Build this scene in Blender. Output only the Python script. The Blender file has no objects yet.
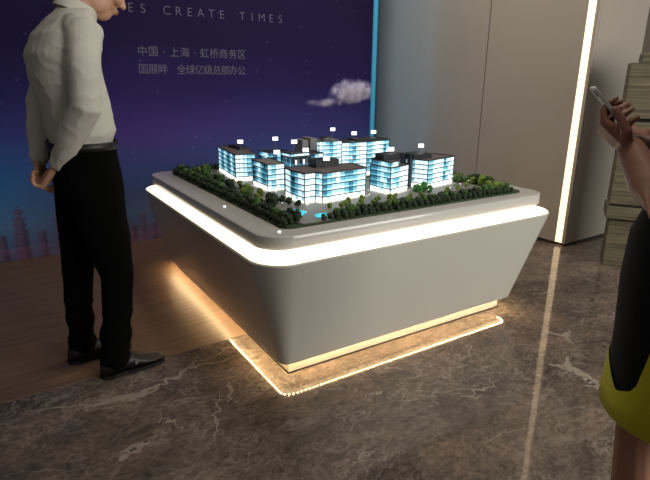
import bpy, bmesh, math, random
from mathutils import Vector, Matrix, noise
random.seed(7)
C = bpy.context.scene.collection
S = bpy.context.scene
R_ = math.radians

# ---------------------------------------------------------------- camera
cd = bpy.data.cameras.new('camera'); cam = bpy.data.objects.new('camera', cd); C.objects.link(cam)
cx = Vector((0.829, -0.559, 0.007)); cf = Vector((0.536, 0.791, -0.294)).normalized()
cy = cx.cross(cf).normalized(); cx = cf.cross(cy).normalized()
if cy.z < 0: cy = -cy
cam.matrix_world = Matrix(((cx.x, cy.x, -cf.x, 0), (cx.y, cy.y, -cf.y, 0), (cx.z, cy.z, -cf.z, 1.25), (0, 0, 0, 1)))
cd.sensor_width = 36; cd.lens = 520.4/650*36; cd.clip_start = .02
S.camera = cam
# ---------------------------------------------------------------- world, lights, exposure
w = bpy.data.worlds.new('world'); S.world = w; w.use_nodes = True
w.node_tree.nodes['Background'].inputs[0].default_value = (1, .98, .93, 1)
w.node_tree.nodes['Background'].inputs[1].default_value = .12
def area(name, loc, target, sx, sy, power, col):
    l = bpy.data.lights.new(name, 'AREA'); l.shape = 'RECTANGLE'; l.size = sx; l.size_y = sy; l.energy = power; l.color = col
    o = bpy.data.objects.new(name, l); C.objects.link(o); o.location = loc
    o.rotation_euler = (Vector(target)-Vector(loc)).to_track_quat('-Z', 'Y').to_euler(); return o
area('room_light', (3.6, -3.2, 2.0), (2.0, 2.0, .5), 4.0, 2.6, 235, (1, 1, .95))
area('overhead_light', (1.2, .9, 3.3), (1.5, 2.2, 0), 1.6, .8, 14, (1, .88, .74))
area('overhead_light', (2.0, 2.7, 3.3), (3.77, 3.0, .5), 1.2, .6, 36, (1, .93, .82))  # unseen fill added overhead, aimed to brighten the right wall
S.view_settings.view_transform = 'Standard'; S.view_settings.look = 'None'
S.view_settings.gamma = 1; S.view_settings.use_curve_mapping = False
S.view_settings.exposure = 0.0

# ---------------------------------------------------------------- materials
def lin(c): return tuple(((v/255)/12.92 if v/255 <= .04045 else ((v/255+.055)/1.055)**2.4) for v in c)
def mat(name, rgb, rough=.5, metal=0, emit=None, strength=0, noise_amt=0, noise_scale=20, bump=0, bump_scale=40, coat=0, spec=.5, stretch=None):
    m = bpy.data.materials.new(name); m.use_nodes = True
    nt = m.node_tree; b = nt.nodes['Principled BSDF']
    col = lin(rgb)
    b.inputs['Base Color'].default_value = (*col, 1); b.inputs['Roughness'].default_value = rough; b.inputs['Metallic'].default_value = metal
    b.inputs['Specular IOR Level'].default_value = spec
    b.inputs['Coat Weight'].default_value = coat; b.inputs['Coat Roughness'].default_value = .08
    if emit:
        b.inputs['Emission Color'].default_value = (*lin(emit), 1); b.inputs['Emission Strength'].default_value = strength
    if noise_amt or bump:
        tc = nt.nodes.new('ShaderNodeTexCoord'); mp = nt.nodes.new('ShaderNodeMapping'); nt.links.new(tc.outputs['Object'], mp.inputs[0])
        if stretch: mp.inputs['Scale'].default_value = stretch
    if noise_amt:
        n = nt.nodes.new('ShaderNodeTexNoise'); n.inputs['Scale'].default_value = noise_scale; n.inputs['Detail'].default_value = 5
        nt.links.new(mp.outputs[0], n.inputs['Vector'])
        r = nt.nodes.new('ShaderNodeValToRGB'); nt.links.new(n.outputs['Fac'], r.inputs[0])
        r.color_ramp.elements[0].position = .3; r.color_ramp.elements[1].position = .7
        r.color_ramp.elements[0].color = (*[v*(1-noise_amt) for v in col], 1); r.color_ramp.elements[1].color = (*[min(1, v*(1+noise_amt)) for v in col], 1)
        nt.links.new(r.outputs[0], b.inputs['Base Color'])
    if bump:
        n = nt.nodes.new('ShaderNodeTexNoise'); n.inputs['Scale'].default_value = bump_scale; n.inputs['Detail'].default_value = 4
        nt.links.new(mp.outputs[0], n.inputs['Vector'])
        bp = nt.nodes.new('ShaderNodeBump'); bp.inputs['Strength'].default_value = bump; bp.inputs['Distance'].default_value = .01
        nt.links.new(n.outputs['Fac'], bp.inputs['Height']); nt.links.new(bp.outputs[0], b.inputs['Normal'])
    return m

def marble():
    m = bpy.data.materials.new('marble'); m.use_nodes = True; nt = m.node_tree; b = nt.nodes['Principled BSDF']; L = nt.links.new
    N = nt.nodes.new
    tc = N('ShaderNodeTexCoord')
    mp = N('ShaderNodeMapping'); L(tc.outputs['Object'], mp.inputs[0]); mp.inputs['Rotation'].default_value = (0, 0, .5); mp.inputs['Scale'].default_value = (1, 1.5, 1)
    # warp
    wn = N('ShaderNodeTexNoise'); wn.inputs['Scale'].default_value = 1.7; wn.inputs['Detail'].default_value = 6; L(mp.outputs[0], wn.inputs['Vector'])
    ad = N('ShaderNodeVectorMath'); ad.operation = 'MULTIPLY_ADD'; L(wn.outputs['Color'], ad.inputs[0]); ad.inputs[1].default_value = (.4, .4, .4); L(mp.outputs[0], ad.inputs[2])
    n1 = N('ShaderNodeTexNoise'); n1.inputs['Scale'].default_value = 3.2; n1.inputs['Detail'].default_value = 12; n1.inputs['Roughness'].default_value = .72; L(ad.outputs[0], n1.inputs['Vector'])
    r1 = N('ShaderNodeValToRGB'); L(n1.outputs['Fac'], r1.inputs[0]); e = r1.color_ramp.elements
    e[0].position = .32; e[0].color = (*lin((70, 62, 57)), 1); e[1].position = .72; e[1].color = (*lin((132, 115, 102)), 1)
    x = e.new(.5); x.color = (*lin((100, 89, 81)), 1)
    # fine flecks
    n2 = N('ShaderNodeTexNoise'); n2.inputs['Scale'].default_value = 34; n2.inputs['Detail'].default_value = 6; n2.inputs['Roughness'].default_value = .75; L(ad.outputs[0], n2.inputs['Vector'])
    r2 = N('ShaderNodeValToRGB'); L(n2.outputs['Fac'], r2.inputs[0]); r2.color_ramp.elements[0].position = .35; r2.color_ramp.elements[0].color = (.5, .48, .47, 1)
    r2.color_ramp.elements[1].position = .68; r2.color_ramp.elements[1].color = (1.6, 1.55, 1.52, 1)
    mu = N('ShaderNodeMix'); mu.data_type = 'RGBA'; mu.blend_type = 'MULTIPLY'; mu.inputs[0].default_value = .85; L(r1.outputs[0], mu.inputs[6]); L(r2.outputs[0], mu.inputs[7])
    # veins: ridge of noise
    def vein(scale, width, seedrot, strength, prev):
        q = N('ShaderNodeMapping'); q.inputs['Rotation'].default_value = (0, 0, seedrot); q.inputs['Location'].default_value = (seedrot*3, 1.3*seedrot, 0); L(ad.outputs[0], q.inputs[0])
        n = N('ShaderNodeTexNoise'); n.inputs['Scale'].default_value = scale; n.inputs['Detail'].default_value = 4; n.inputs['Distortion'].default_value = .4; L(q.outputs[0], n.inputs['Vector'])
        s = N('ShaderNodeMath'); s.operation = 'SUBTRACT'; L(n.outputs['Fac'], s.inputs[0]); s.inputs[1].default_value = .5
        a = N('ShaderNodeMath'); a.operation = 'ABSOLUTE'; L(s.outputs[0], a.inputs[0])
        mr = N('ShaderNodeMapRange'); mr.inputs['From Min'].default_value = 0; mr.inputs['From Max'].default_value = width; mr.inputs['To Min'].default_value = strength; mr.inputs['To Max'].default_value = 0; L(a.outputs[0], mr.inputs[0])
        g = N('ShaderNodeTexNoise'); g.inputs['Scale'].default_value = 2.2; L(q.outputs[0], g.inputs['Vector'])
        gr = N('ShaderNodeMapRange'); gr.inputs['From Min'].default_value = .5; gr.inputs['From Max'].default_value = .66; L(g.outputs['Fac'], gr.inputs[0])
        mm = N('ShaderNodeMath'); mm.operation = 'MULTIPLY'; L(mr.outputs[0], mm.inputs[0]); L(gr.outputs[0], mm.inputs[1])
        mx = N('ShaderNodeMix'); mx.data_type = 'RGBA'; L(mm.outputs[0], mx.inputs[0]); L(prev, mx.inputs[6]); mx.inputs[7].default_value = (*lin((172, 160, 150)), 1)
        return mx.outputs[2]
    o = vein(1.3, .010, .7, .35, mu.outputs[2]); o = vein(3.1, .016, 2.1, .35, o); o = vein(9, .03, 3.6, .45, o); o = vein(17, .035, 1.3, .4, o)
    L(o, b.inputs['Base Color'])
    b.inputs['Roughness'].default_value = .035; b.inputs['Specular IOR Level'].default_value = .36; b.inputs['Specular Tint'].default_value = (1, .86, .76, 1)
    nb = N('ShaderNodeTexNoise'); nb.inputs['Scale'].default_value = 7; L(tc.outputs['Object'], nb.inputs['Vector'])
    bp = N('ShaderNodeBump'); bp.inputs['Strength'].default_value = .10; bp.inputs['Distance'].default_value = .003; L(nb.outputs['Fac'], bp.inputs['Height']); L(bp.outputs[0], b.inputs['Normal'])
    return m

def vcol_mat(name, rough):
    m = bpy.data.materials.new(name); m.use_nodes = True; nt = m.node_tree; b = nt.nodes['Principled BSDF']
    a = nt.nodes.new('ShaderNodeAttribute'); a.attribute_name = 'print'; nt.links.new(a.outputs['Color'], b.inputs['Base Color'])
    b.inputs['Roughness'].default_value = rough; b.inputs['Specular IOR Level'].default_value = .06
    return m

M = dict(
    marble=marble(),
    vein=mat('pale_vein', (150, 138, 126), .1, noise_amt=.15, noise_scale=30),
    joint=mat('joint', (112, 99, 90), .25),
    wood=mat('wood_floor', (112, 88, 70), .42, noise_amt=.22, noise_scale=9, stretch=(.35, 4, 1), spec=.3),
    panel=mat('satin_wall_panel', (168, 158, 147), .3, noise_amt=.02, noise_scale=2, spec=.35),
    black=mat('black', (14, 13, 12), .6),
    darkwall=mat('dark_wall', (98, 86, 76), .6),
    ceil=mat('ceiling', (120, 114, 108), .8),
    warmled=mat('warm_light', (255, 240, 215), .4, emit=(255, 222, 178), strength=1.7),
    bandled=mat('band_light', (255, 240, 215), .4, emit=(255, 238, 208), strength=1.7),
    floorled=mat('floor_light', (255, 230, 190), .4, emit=(255, 226, 172), strength=200), underfill=mat('under_glow_fill', (255, 230, 190), .4, emit=(255, 220, 165), strength=5.5),
    plinth=mat('plinth', (190, 176, 160), .4),
    blueled=mat('blue_light', (60, 140, 175), .4, emit=(40, 125, 160), strength=.36), bluetrim=mat('blue_grey_trim', (28, 62, 84), .4),
    blueback=mat('blue_back_light', (90, 180, 215), .4, emit=(50, 150, 205), strength=4.5),
    table=mat('satin_white_lacquer', (190, 185, 175), .28, spec=.5),
    slab=mat('polished_white_top', (194, 190, 184), .12, spec=.6),
    stone=mat('layered_stone', (98, 90, 70), .6, noise_amt=.6, noise_scale=6, stretch=(.3, .3, 8), bump=.25, bump_scale=30),
    # model
    plate=mat('model_lawn', (42, 58, 30), .8, noise_amt=.4, noise_scale=60),
    apron=mat('model_apron', (190, 190, 186), .5), paving=mat('model_paving', (122, 120, 114), .5, noise_amt=.1, noise_scale=90),
    road=mat('model_road', (92, 92, 92), .5),
    pool=mat('model_pool', (20, 170, 190), .1, emit=(20, 180, 205), strength=.8),
    frame=mat('model_frame', (34, 44, 52), .4),
    roof=mat('model_roof', (92, 80, 78), .6, noise_amt=.1, noise_scale=80),
    pent=mat('model_penthouse', (34, 36, 42), .5),
    conc=mat('model_concrete', (120, 116, 114), .6),
    g0=mat('lit_window_white', (230, 245, 250), .2, emit=(218, 244, 252), strength=1.05),
    g1=mat('lit_window_pale', (200, 235, 245), .2, emit=(160, 226, 246), strength=.8),
    g2=mat('lit_window_cyan', (120, 190, 210), .2, emit=(98, 182, 208), strength=.62),
    g3=mat('lit_window_blue', (60, 110, 140), .15, emit=(58, 126, 160), strength=.5),
    g4=mat('dim_window', (20, 36, 48), .1, emit=(26, 56, 76), strength=.3),
    lobby=mat('lit_lobby', (250, 250, 245), .3, emit=(255, 250, 240), strength=1.6),
    sign=mat('lit_sign', (250, 250, 255), .3, emit=(235, 238, 255), strength=1.6),
    signmark=mat('sign_mark', (120, 125, 170), .5),
    pole=mat('sign_pole', (105, 110, 122), .4, metal=.4),
    tree0=mat('tree_dark', (28, 46, 18), .8, noise_amt=.5, noise_scale=140),
    tree1=mat('tree_mid', (58, 88, 32), .8, noise_amt=.5, noise_scale=140),
    tree2=mat('tree_bright', (104, 124, 44), .8, noise_amt=.4, noise_scale=140),
    tree3=mat('tree_green', (48, 112, 44), .8, noise_amt=.4, noise_scale=140),
    trunk=mat('trunk', (70, 52, 36), .8),
    skin=mat('skin', (188, 142, 116), .5, noise_amt=.06, noise_scale=12),
    skin2=mat('skin_pale', (150, 104, 84), .5, noise_amt=.06, noise_scale=12),
    shirt=mat('white_shirt', (190, 186, 176), .8, bump=.35, bump_scale=14, stretch=(1, 1, .45)),
    trousers=mat('black_trousers', (5, 5, 5), .95, bump=.3, bump_scale=12, stretch=(1, 1, .4), spec=.08),
    leather=mat('black_leather', (12, 11, 11), .45),
    buckle=mat('buckle', (150, 150, 145), .3, metal=1),
    hair=mat('black_hair', (14, 11, 10), .5, bump=.6, bump_scale=60),
    eye=mat('eye', (225, 220, 212), .2), iris=mat('iris', (30, 18, 12), .15),
    lips=mat('lips', (140, 88, 74), .5),
    dress=mat('black_dress', (13, 14, 18), .85, bump=.2, bump_scale=10, spec=.2),
    hem=mat('yellow_hem', (190, 186, 28), .75, bump=.2, bump_scale=12),
    phone=mat('white_phone', (205, 205, 200), .3), screen=mat('phone_screen', (16, 17, 20), .08),
    letters=mat('grey_lettering', (76, 73, 98), .6),
    mural=vcol_mat('printed_mural', .75),
)

# ---------------------------------------------------------------- mesh helpers
class MB:
    def __init__(s): s.v = []; s.f = []; s.mi = []
    def add(s, vs, fs, mi=0):
        k = len(s.v); s.v += [tuple(v) for v in vs]; s.f += [tuple(i+k for i in f) for f in fs]; s.mi += [mi]*len(fs); return s
    def box(s, x0, x1, y0, y1, z0, z1, mi=0):
        vs = [(x, y, z) for z in (z0, z1) for y in (y0, y1) for x in (x0, x1)]
        return s.add(vs, [(0, 2, 3, 1), (4, 5, 7, 6), (0, 1, 5, 4), (2, 6, 7, 3), (0, 4, 6, 2), (1, 3, 7, 5)], mi)
    def prism(s, poly, z0, z1, mi=0):
        n = len(poly)
        return s.add([(x, y, z0) for x, y in poly]+[(x, y, z1) for x, y in poly],
                     [tuple(range(n))[::-1], tuple(range(n, 2*n))]+[(i, (i+1) % n, n+(i+1) % n, n+i) for i in range(n)], mi)
    def loft(s, rings, cap0=True, cap1=True, mi=0):     # rings: lists of equal length
        n = len(rings[0]); vs = [p for r in rings for p in r]; fs = []
        for k in range(len(rings)-1):
            for i in range(n):
                j = (i+1) % n; fs.append((k*n+i, k*n+j, (k+1)*n+j, (k+1)*n+i))
        if cap0: fs.append(tuple(range(n))[::-1])
        if cap1: fs.append(tuple(range((len(rings)-1)*n, len(rings)*n)))
        return s.add(vs, fs, mi)
    def tube(s, pts, rad, seg=14, dome=True, flat=1.0, up=None, mi=0):
        pts = [Vector(p) for p in pts]; rs = list(rad); rings = []
        def frame(d, u=None):
            if u is None: u = Vector((0, 0, 1)) if abs(d.z) < .9 else Vector((1, 0, 0))
            a = (u-d*u.dot(d)).normalized(); return a, d.cross(a).normalized()
        ds = []
        for i in range(len(pts)):
            d = (pts[min(i+1, len(pts)-1)]-pts[max(i-1, 0)]).normalized(); ds.append(d)
        u = Vector(up) if up else None; a, b = frame(ds[0], u)
        def ring(c, r, a, b): return [tuple(c+a*(math.cos(t)*r)+b*(math.sin(t)*r*flat)) for t in [2*math.pi*i/seg for i in range(seg)]]
        if dome:
            for t in (85, 60, 30): rings.append(ring(pts[0]-ds[0]*rs[0]*math.sin(R_(t)), rs[0]*math.cos(R_(t)), a, b))
        for i, p in enumerate(pts):
            if i: a = (a-ds[i]*a.dot(ds[i])).normalized(); b = ds[i].cross(a).normalized()
            rings.append(ring(p, rs[i], a, b))
        if dome:
            for t in (30, 60, 85): rings.append(ring(pts[-1]+ds[-1]*rs[-1]*math.sin(R_(t)), rs[-1]*math.cos(R_(t)), a, b))
        return s.loft(rings, mi=mi)
    def ell(s, c, r, rot=None, seg=18, mi=0):
        c = Vector(c); m = rot or Matrix.Identity(3); rings = []
        for i in range(1, seg//2):
            t = math.pi*i/(seg//2)
            rings.append([tuple(c+m@Vector((r[0]*math.sin(t)*math.cos(q), r[1]*math.sin(t)*math.sin(q), -r[2]*math.cos(t)))) for q in [2*math.pi*k/seg for k in range(seg)]])
        return s.loft(rings, mi=mi)
    def build(s, name, m, parent=None, smooth=False, loc=None, rotz=0, bevel=0, recalc=True):
        me = bpy.data.meshes.new(name); me.from_pydata(s.v, [], s.f)
        for x in (m if isinstance(m, (list, tuple)) else [m]): me.materials.append(x)
        for p, i in zip(me.polygons, s.mi): p.material_index = i; p.use_smooth = smooth
        me.update()
        if recalc: bm = bmesh.new(); bm.from_mesh(me); bmesh.ops.recalc_face_normals(bm, faces=bm.faces); bm.to_mesh(me); bm.free()
        o = bpy.data.objects.new(name, me); C.objects.link(o)
        if parent: o.parent = parent
        if loc is not None: o.location = loc
        o.rotation_euler.z = rotz
        if bevel:
            b = o.modifiers.new('bevel', 'BEVEL'); b.width = bevel; b.segments = 3; b.limit_method = 'ANGLE'
            for p in me.polygons: p.use_smooth = True
            me.set_sharp_from_angle(angle=R_(50))
        return o
def tag(o, label=None, cat=None, group=None, kind=None):
    if label: o['label'] = label
    if cat: o['category'] = cat
    if group: o['group'] = group
    if kind: o['kind'] = kind
    return o
def empty(name, loc, rz=0):
    o = bpy.data.objects.new(name, None); C.objects.link(o); o.location = loc; o.rotation_euler.z = rz; o.empty_display_size = .05; return o
def remesh(o, vox, smooth=6, fold=None):
    md = o.modifiers.new('r', 'REMESH'); md.mode = 'VOXEL'; md.voxel_size = vox; md.use_smooth_shade = True
    sm = o.modifiers.new('s', 'SMOOTH'); sm.iterations = smooth; sm.factor = .5
    bpy.context.view_layer.update()
    ev = o.evaluated_get(bpy.context.evaluated_depsgraph_get()); me = bpy.data.meshes.new_from_object(ev)
    mats = list(o.data.materials); o.modifiers.clear(); o.data = me
    if not me.materials: [me.materials.append(x) for x in mats]
    if fold:
        ns = [v.normal.copy() for v in me.vertices]
        for v, n in zip(me.vertices, ns): v.co += n*fold(v.co)
    for p in me.polygons: p.use_smooth = True
    me.update()
    return o
def rrect(x0, x1, y0, y1, r, k=8):
    out = []
    for cx_, cy_, a0 in ((x1-r, y0+r, -90), (x1-r, y1-r, 0), (x0+r, y1-r, 90), (x0+r, y0+r, 180)):
        for i in range(k+1):
            a = R_(a0+90*i/k); out.append((cx_+r*math.cos(a), cy_+r*math.sin(a)))
    return out

# ---------------------------------------------------------------- setting
# marble floor with its pale inlaid veins
f = MB().box(-6, 10, -6, 8, -.05, 0)
def blotch(pts, w):      # ragged pale vein of calcite lying in the marble surface
    L_, R2 = [], []
    for i, (x, y) in enumerate(pts):
        a = Vector(pts[max(i-1, 0)]); b = Vector(pts[min(i+1, len(pts)-1)]); d = (b-a).normalized(); n = Vector((-d.y, d.x))
        ww = w[i]; L_.append((x+n.x*ww, y+n.y*ww)); R2.append((x-n.x*ww, y-n.y*ww))
    for i in range(len(pts)-1):
        q = [L_[i], L_[i+1], R2[i+1], R2[i]]
        ar = sum(q[a][0]*q[(a+1) % 4][1]-q[(a+1) % 4][0]*q[a][1] for a in range(4))
        f.add([(x, y, .0003+.000003*(len(f.f) % 100)) for x, y in q], [(0, 1, 2, 3) if ar > 0 else (3, 2, 1, 0)], 1)
def rough_line(pts, w, n=24, amp=.012, seed=0):
    out, ws = [], []
    for i in range(n+1):
        t = i/n*(len(pts)-1); k = min(int(t), len(pts)-2); u = t-k
        x = pts[k][0]*(1-u)+pts[k+1][0]*u; y = pts[k][1]*(1-u)+pts[k+1][1]*u
        x += amp*noise.noise(Vector((i*.37, seed, 1))); y += amp*noise.noise(Vector((i*.37, seed, 5)))
        wk = w[k]*(1-u)+w[k+1]*u
        out.append((x, y)); ws.append(max(.0008, wk*(1+.7*noise.noise(Vector((i*.8, seed, 9))))))
    blotch(out, ws)
for k, (pts, ww, amp) in enumerate([
    ([(2.03, .88), (2.08, .98), (2.11, 1.06)], [.006, .022, .020], .02), ([(2.11, 1.05), (2.10, 1.12), (2.06, 1.18)], [.022, .022, .004], .015), ([(2.10, 1.11), (2.16, 1.16), (2.20, 1.17)], [.016, .008, .002], .01),
    ([(2.05, .97), (2.02, 1.00)], [.006, .001], .01), ([(2.33, 1.24), (2.38, 1.30), (2.46, 1.33)], [.004, .016, .003], .015), ([(2.38, 1.31), (2.35, 1.37), (2.36, 1.40)], [.010, .008, .002], .012),
    ([(.02, 2.11), (.18, 2.04), (.30, 1.99), (.42, 1.985), (.52, 2.0)], [.002, .006, .014, .018, .006], .03), ([(.30, 2.02), (.38, 1.965), (.5, 1.97)], [.003, .016, .003], .025), ([(.50, 2.0), (.62, 2.04), (.72, 2.06), (.86, 2.03)], [.004, .007, .004, .001], .04),
    ([(.14, 2.02), (.22, 1.99), (.3, 2.0)], [.001, .004, .001], .03), ([(.53, 1.50), (.60, 1.60), (.64, 1.70), (.70, 1.80)], [.001, .003, .004, .001], .05), ([(.42, 1.80), (.48, 1.74), (.50, 1.66)], [.001, .004, .001], .05),
    ([(.26, 1.62), (.31, 1.645), (.36, 1.66)], [.012, .022, .003], .02), ([(.70, 1.72), (.75, 1.80), (.76, 1.86)], [.002, .007, .002], .02), ([(1.50, 1.26), (1.56, 1.20), (1.60, 1.18)], [.001, .003, .001], .03), ([(1.55, 1.21), (1.62, 1.22), (1.72, 1.20)], [.001, .004, .001], .03),
    ([(2.7, 1.75), (2.78, 1.7), (2.9, 1.72)], [.001, .006, .001], .03), ([(.9, 1.15), (.97, 1.18), (1.03, 1.17)], [.001, .004, .001], .03), ([(1.75, 1.45), (1.82, 1.44), (1.9, 1.5)], [.001, .003, .001], .03), ([(1.2, 1.45), (1.27, 1.43)], [.002, .004], .03)]):
    rough_line(pts, ww, n=26, amp=amp, seed=k*1.7)
f.add([(.2, 1.045, .0004), (1.9, 1.035, .0004), (1.9, 1.0375, .0004), (.2, 1.0475, .0004)], [(0, 1, 2, 3)], 2)
tag(f.build('floor', [M['marble'], M['vein'], M['joint']], recalc=False), kind='structure')
tag(MB().box(-6, 1.75, 2.215, 4.5, 0, .0025).build('floor', M['wood']), kind='structure')
# back wall behind the mural
tag(MB().box(-6, 8.5, 5.6, 5.7, 0, 3.5).build('wall_back', M['darkwall']), kind='structure')
# right wall: satin panels with shadow joints, ending in a block with a vertical light
wr = MB()
for y0, y1 in ((2.272, 3.126), (3.136, 5.6)): wr.box(3.772, 3.80, y0, y1, .02, 3.5)
wr.box(3.80, 4.45, 2.26, 5.6, .02, 3.5); wr.box(3.80, 4.45, 2.19, 2.26, .02, 3.5); wr.box(3.772, 3.80, 2.192, 2.218, .02, 3.5)
wr.box(3.79, 4.45, 2.21, 5.6, 0, .02, 1); wr.box(3.79, 3.801, 3.10, 3.16, .02, 3.5, 1)
wall = tag(wr.build('wall_right', [M['panel'], M['black']]), kind='structure')
ls = MB().box(3.768, 3.80, 2.219, 2.271, .025, 3.5).build('wall_light', M['warmled'], wall)
ls['label'] = 'glowing vertical light line near the wall corner'
tag(MB().box(4.45, 8.5, 2.45, 2.55, 0, 3.5).build('wall_side', M['darkwall']), kind='structure')

# ---------------------------------------------------------------- mural board
mur = empty('mural_board', (0, 4.13, 0))
tag(mur, 'large dark blue night sky mural board with city skyline and pale lettering', 'mural')
X0, X1, Z1, ST = -1.8, 3.325, 2.9, .0125
nx, nz = int((X1-X0)/ST), int(Z1/ST)
towers = [(.20, .085, .39, 1), (.44, .05, .31, 2), (.08, .05, .20, 0), (.33, .05, .20, 0), (.52, .07, .16, 0), (-.1, .08, .17, 0), (-.3, .06, .22, 0), (.62, .05, .12, 0), (.72, .06, .2, 0),
          (.80, .05, .16, 0), (.89, .04, .24, 2), (.97, .06, .13, 0), (1.05, .04, .22, 0), (1.13, .05, .15, 0), (1.22, .045, .20, 0), (1.31, .05, .14, 0), (1.42, .05, .18, 0), (1.54, .06, .12, 0), (-.5, .07, .15, 0), (-.75, .06, .25, 1), (-1.0, .09, .14, 0), (-1.3, .06, .2, 2)]
stops = [(0, (58, 62, 88)), (.25, (60, 76, 108)), (.55, (44, 58, 100)), (.9, (38, 34, 78)), (1.15, (28, 23, 60)), (1.5, (24, 17, 46)), (2.9, (18, 12, 34))]
def mural_col(x, z):
    for (a, ca), (b_, cb) in zip(stops, stops[1:]):
        if a <= z <= b_: t = (z-a)/(b_-a); c = [p*(1-t)+q*t for p, q in zip(ca, cb)]; break
    g = math.exp(-((x-1.15)/.6)**2-((z-.85)/.28)**2); c = [c[0]+9*g, c[1]+0*g, c[2]+6*g]
    g = math.exp(-((x+.1)/.45)**2-((z-.6)/.4)**2); c = [c[0]-14*g, c[1]+14*g, c[2]+14*g]
    n = noise.noise(Vector((x*1.3, z*2.2, 3))); c = [v*(1+.1*n) for v in c]
    for tx, tw, th, k in towers:
        hw = tw/2
        if k == 1: hw *= (1.0 if z < .5*th else .8 if z < .78*th else .5 if z < .93*th else .15) + .12*(int(z*45) % 2)
        if k == 2: hw *= 1.0 if z < .75*th else .7
        if abs(x-tx) < hw and z < th:
            wn = .6+.6*abs(noise.noise(Vector((x*60, z*60, tx*9))))+.35*((int(z*70)+int(x*70)) % 2)
            side = .75 if x > tx else 1.1
            c = [c[0]*.45+42*wn*side, c[1]*.45+26*wn*side, c[2]*.45+36*wn*side]; break
    if .0 < z < .10:
        k = .5+.5*noise.noise(Vector((x*14, z*30, 0))); c = [c[0]+26*k, c[1]+8*k, c[2]+12*k]
    # cloud
    dx, dz = x-3.12, z-1.10
    e = 1-(dx/.30)**2-((dz-.02)/(.15 if dz > 0 else .09))**2
    e += .45*noise.fractal(Vector((x*8, z*10, 2)), .9, 2.1, 4)
    if dx < -.15: e2 = 1-((dx+.3)/.22)**2-((dz+.05)/.04)**2+.7*noise.fractal(Vector((x*9, z*12, 5)), .9, 2.1, 4); e = max(e, e2*.6)
    if e > 0:
        e = min(1, e*1.5); sh = .62+.38*max(0, min(1, (dz+.08)/.2))+.2*noise.fractal(Vector((x*12, z*12, 7)), 1, 2, 3)
        c = [c[0]*(1-e)+150*sh*e, c[1]*(1-e)+145*sh*e, c[2]*(1-e)+165*sh*e]
    h = noise.cell(Vector((x*80, z*80, 1)))
    if z > .5 and h > .997: c = [v+28 for v in c]
    return (*[v*1.75 for v in lin([max(0, min(255, v)) for v in c])], 1)
vs, fs = [], []
for j in range(nz+1):
    for i in range(nx+1): vs.append((X0+i*ST, 0, j*ST))
for j in range(nz):
    for i in range(nx):
        a = j*(nx+1)+i; fs.append((a, a+1, a+nx+2, a+nx+1))
me = bpy.data.meshes.new('printed_panel'); me.from_pydata(vs, [], fs); me.materials.append(M['mural'])
at = me.color_attributes.new('print', 'FLOAT_COLOR', 'POINT'); buf = []
for x, _, z in vs: buf.extend(mural_col(x, z))
at.data.foreach_set('color', buf); me.update()
pm = bpy.data.objects.new('printed_panel', me); C.objects.link(pm); pm.parent = mur
MB().box(X0, X1, .001, .12, 0, 2.9).build('board_core', M['black'], mur)
o = MB().box(3.327, 3.372, -.012, .03, 0, 2.9).build('edge_light', M['blueled'], mur); o['label'] = 'glowing blue vertical edge light'
MB().box(3.372, 3.404, -.006, .12, 0, 2.9).build('edge_trim', M['bluetrim'], mur)
o = MB().box(3.404, 3.414, .02, .10, .1, 2.9).build('back_light', M['blueback'], mur); o['label'] = 'blue light on the hidden edge'
def text(body, x, z, size, width, name='lettering'):
    cu = bpy.data.curves.new(name, 'FONT'); cu.body = body; cu.size = size; cu.extrude = .0005; cu.space_character = 1
    o = bpy.data.objects.new(name, cu); C.objects.link(o); bpy.context.view_layer.update()
    wd = o.dimensions.x
    me = bpy.data.meshes.new_from_object(o.evaluated_get(bpy.context.evaluated_depsgraph_get())); bpy.data.objects.remove(o)
    o = bpy.data.objects.new(name, me); C.objects.link(o); o.parent = mur; me.materials.clear(); me.materials.append(M['letters'])
    o.location = (x, -.003, z); o.rotation_euler = (R_(90), 0, 0); o.scale = (width/wd, 1, 1); return o
def spaced(chars, x0, x1, z, size):
    n = len(chars)
    step = (x1-x0)/n
    par = empty('lettering', (0, 0, 0)); par.parent = mur
    for i, ch in enumerate(chars):
        if ch == ' ': continue
        cu = bpy.data.curves.new('c', 'FONT'); cu.body = ch; cu.size = size; cu.extrude = .0004; cu.align_x = 'CENTER'; cu.offset = -.0008 if size > .08 else 0
        o = bpy.data.objects.new('c', cu); C.objects.link(o); bpy.context.view_layer.update()
        me = bpy.data.meshes.new_from_object(o.evaluated_get(bpy.context.evaluated_depsgraph_get())); bpy.data.objects.remove(o)
        MB().add([(x0+(i+.5)*step+v.co.x, -.003-v.co.z, z+v.co.y) for v in me.vertices], [tuple(p.vertices) for p in me.polygons]).build('letter', M['letters'], par)
spaced('ES CREATE TIMES', 1.06, 2.37, 1.705, .088)
spaced('中国·上海·虹桥商务区', 1.12, 2.0, 1.415, .078)
spaced('国展畔 全球亿级总部办公', 1.12, 1.99, 1.29, .078)

# ---------------------------------------------------------------- stone pillar (stack of layered blocks)
sp = empty('stone_pillar', (3.62, 1.80, 0), R_(-58))
tag(sp, 'tall pillar of stacked layered grey green stone blocks behind the woman', 'pillar')
for (x0, z0, z1, y0, m) in ((0, 0, .33, 0, 'stone'), (.015, .33, .345, .015, 'black'), (-.03, .345, .43, -.03, 'stone'), (-.0, .43, .445, .0, 'black'), (-.02, .445, 1.0, -.01, 'stone'), (0, 1.0, 1.022, .02, 'black'),
                            (-.03, 1.022, 1.37, -.02, 'stone'), (.03, 1.37, 1.43, .02, 'stone')):
    MB().box(x0, .8, y0, .22, z0, z1).build('stone_block' if m == 'stone' else 'shadow_joint', M[m], sp, bevel=.004 if m == 'stone' else 0)

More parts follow.
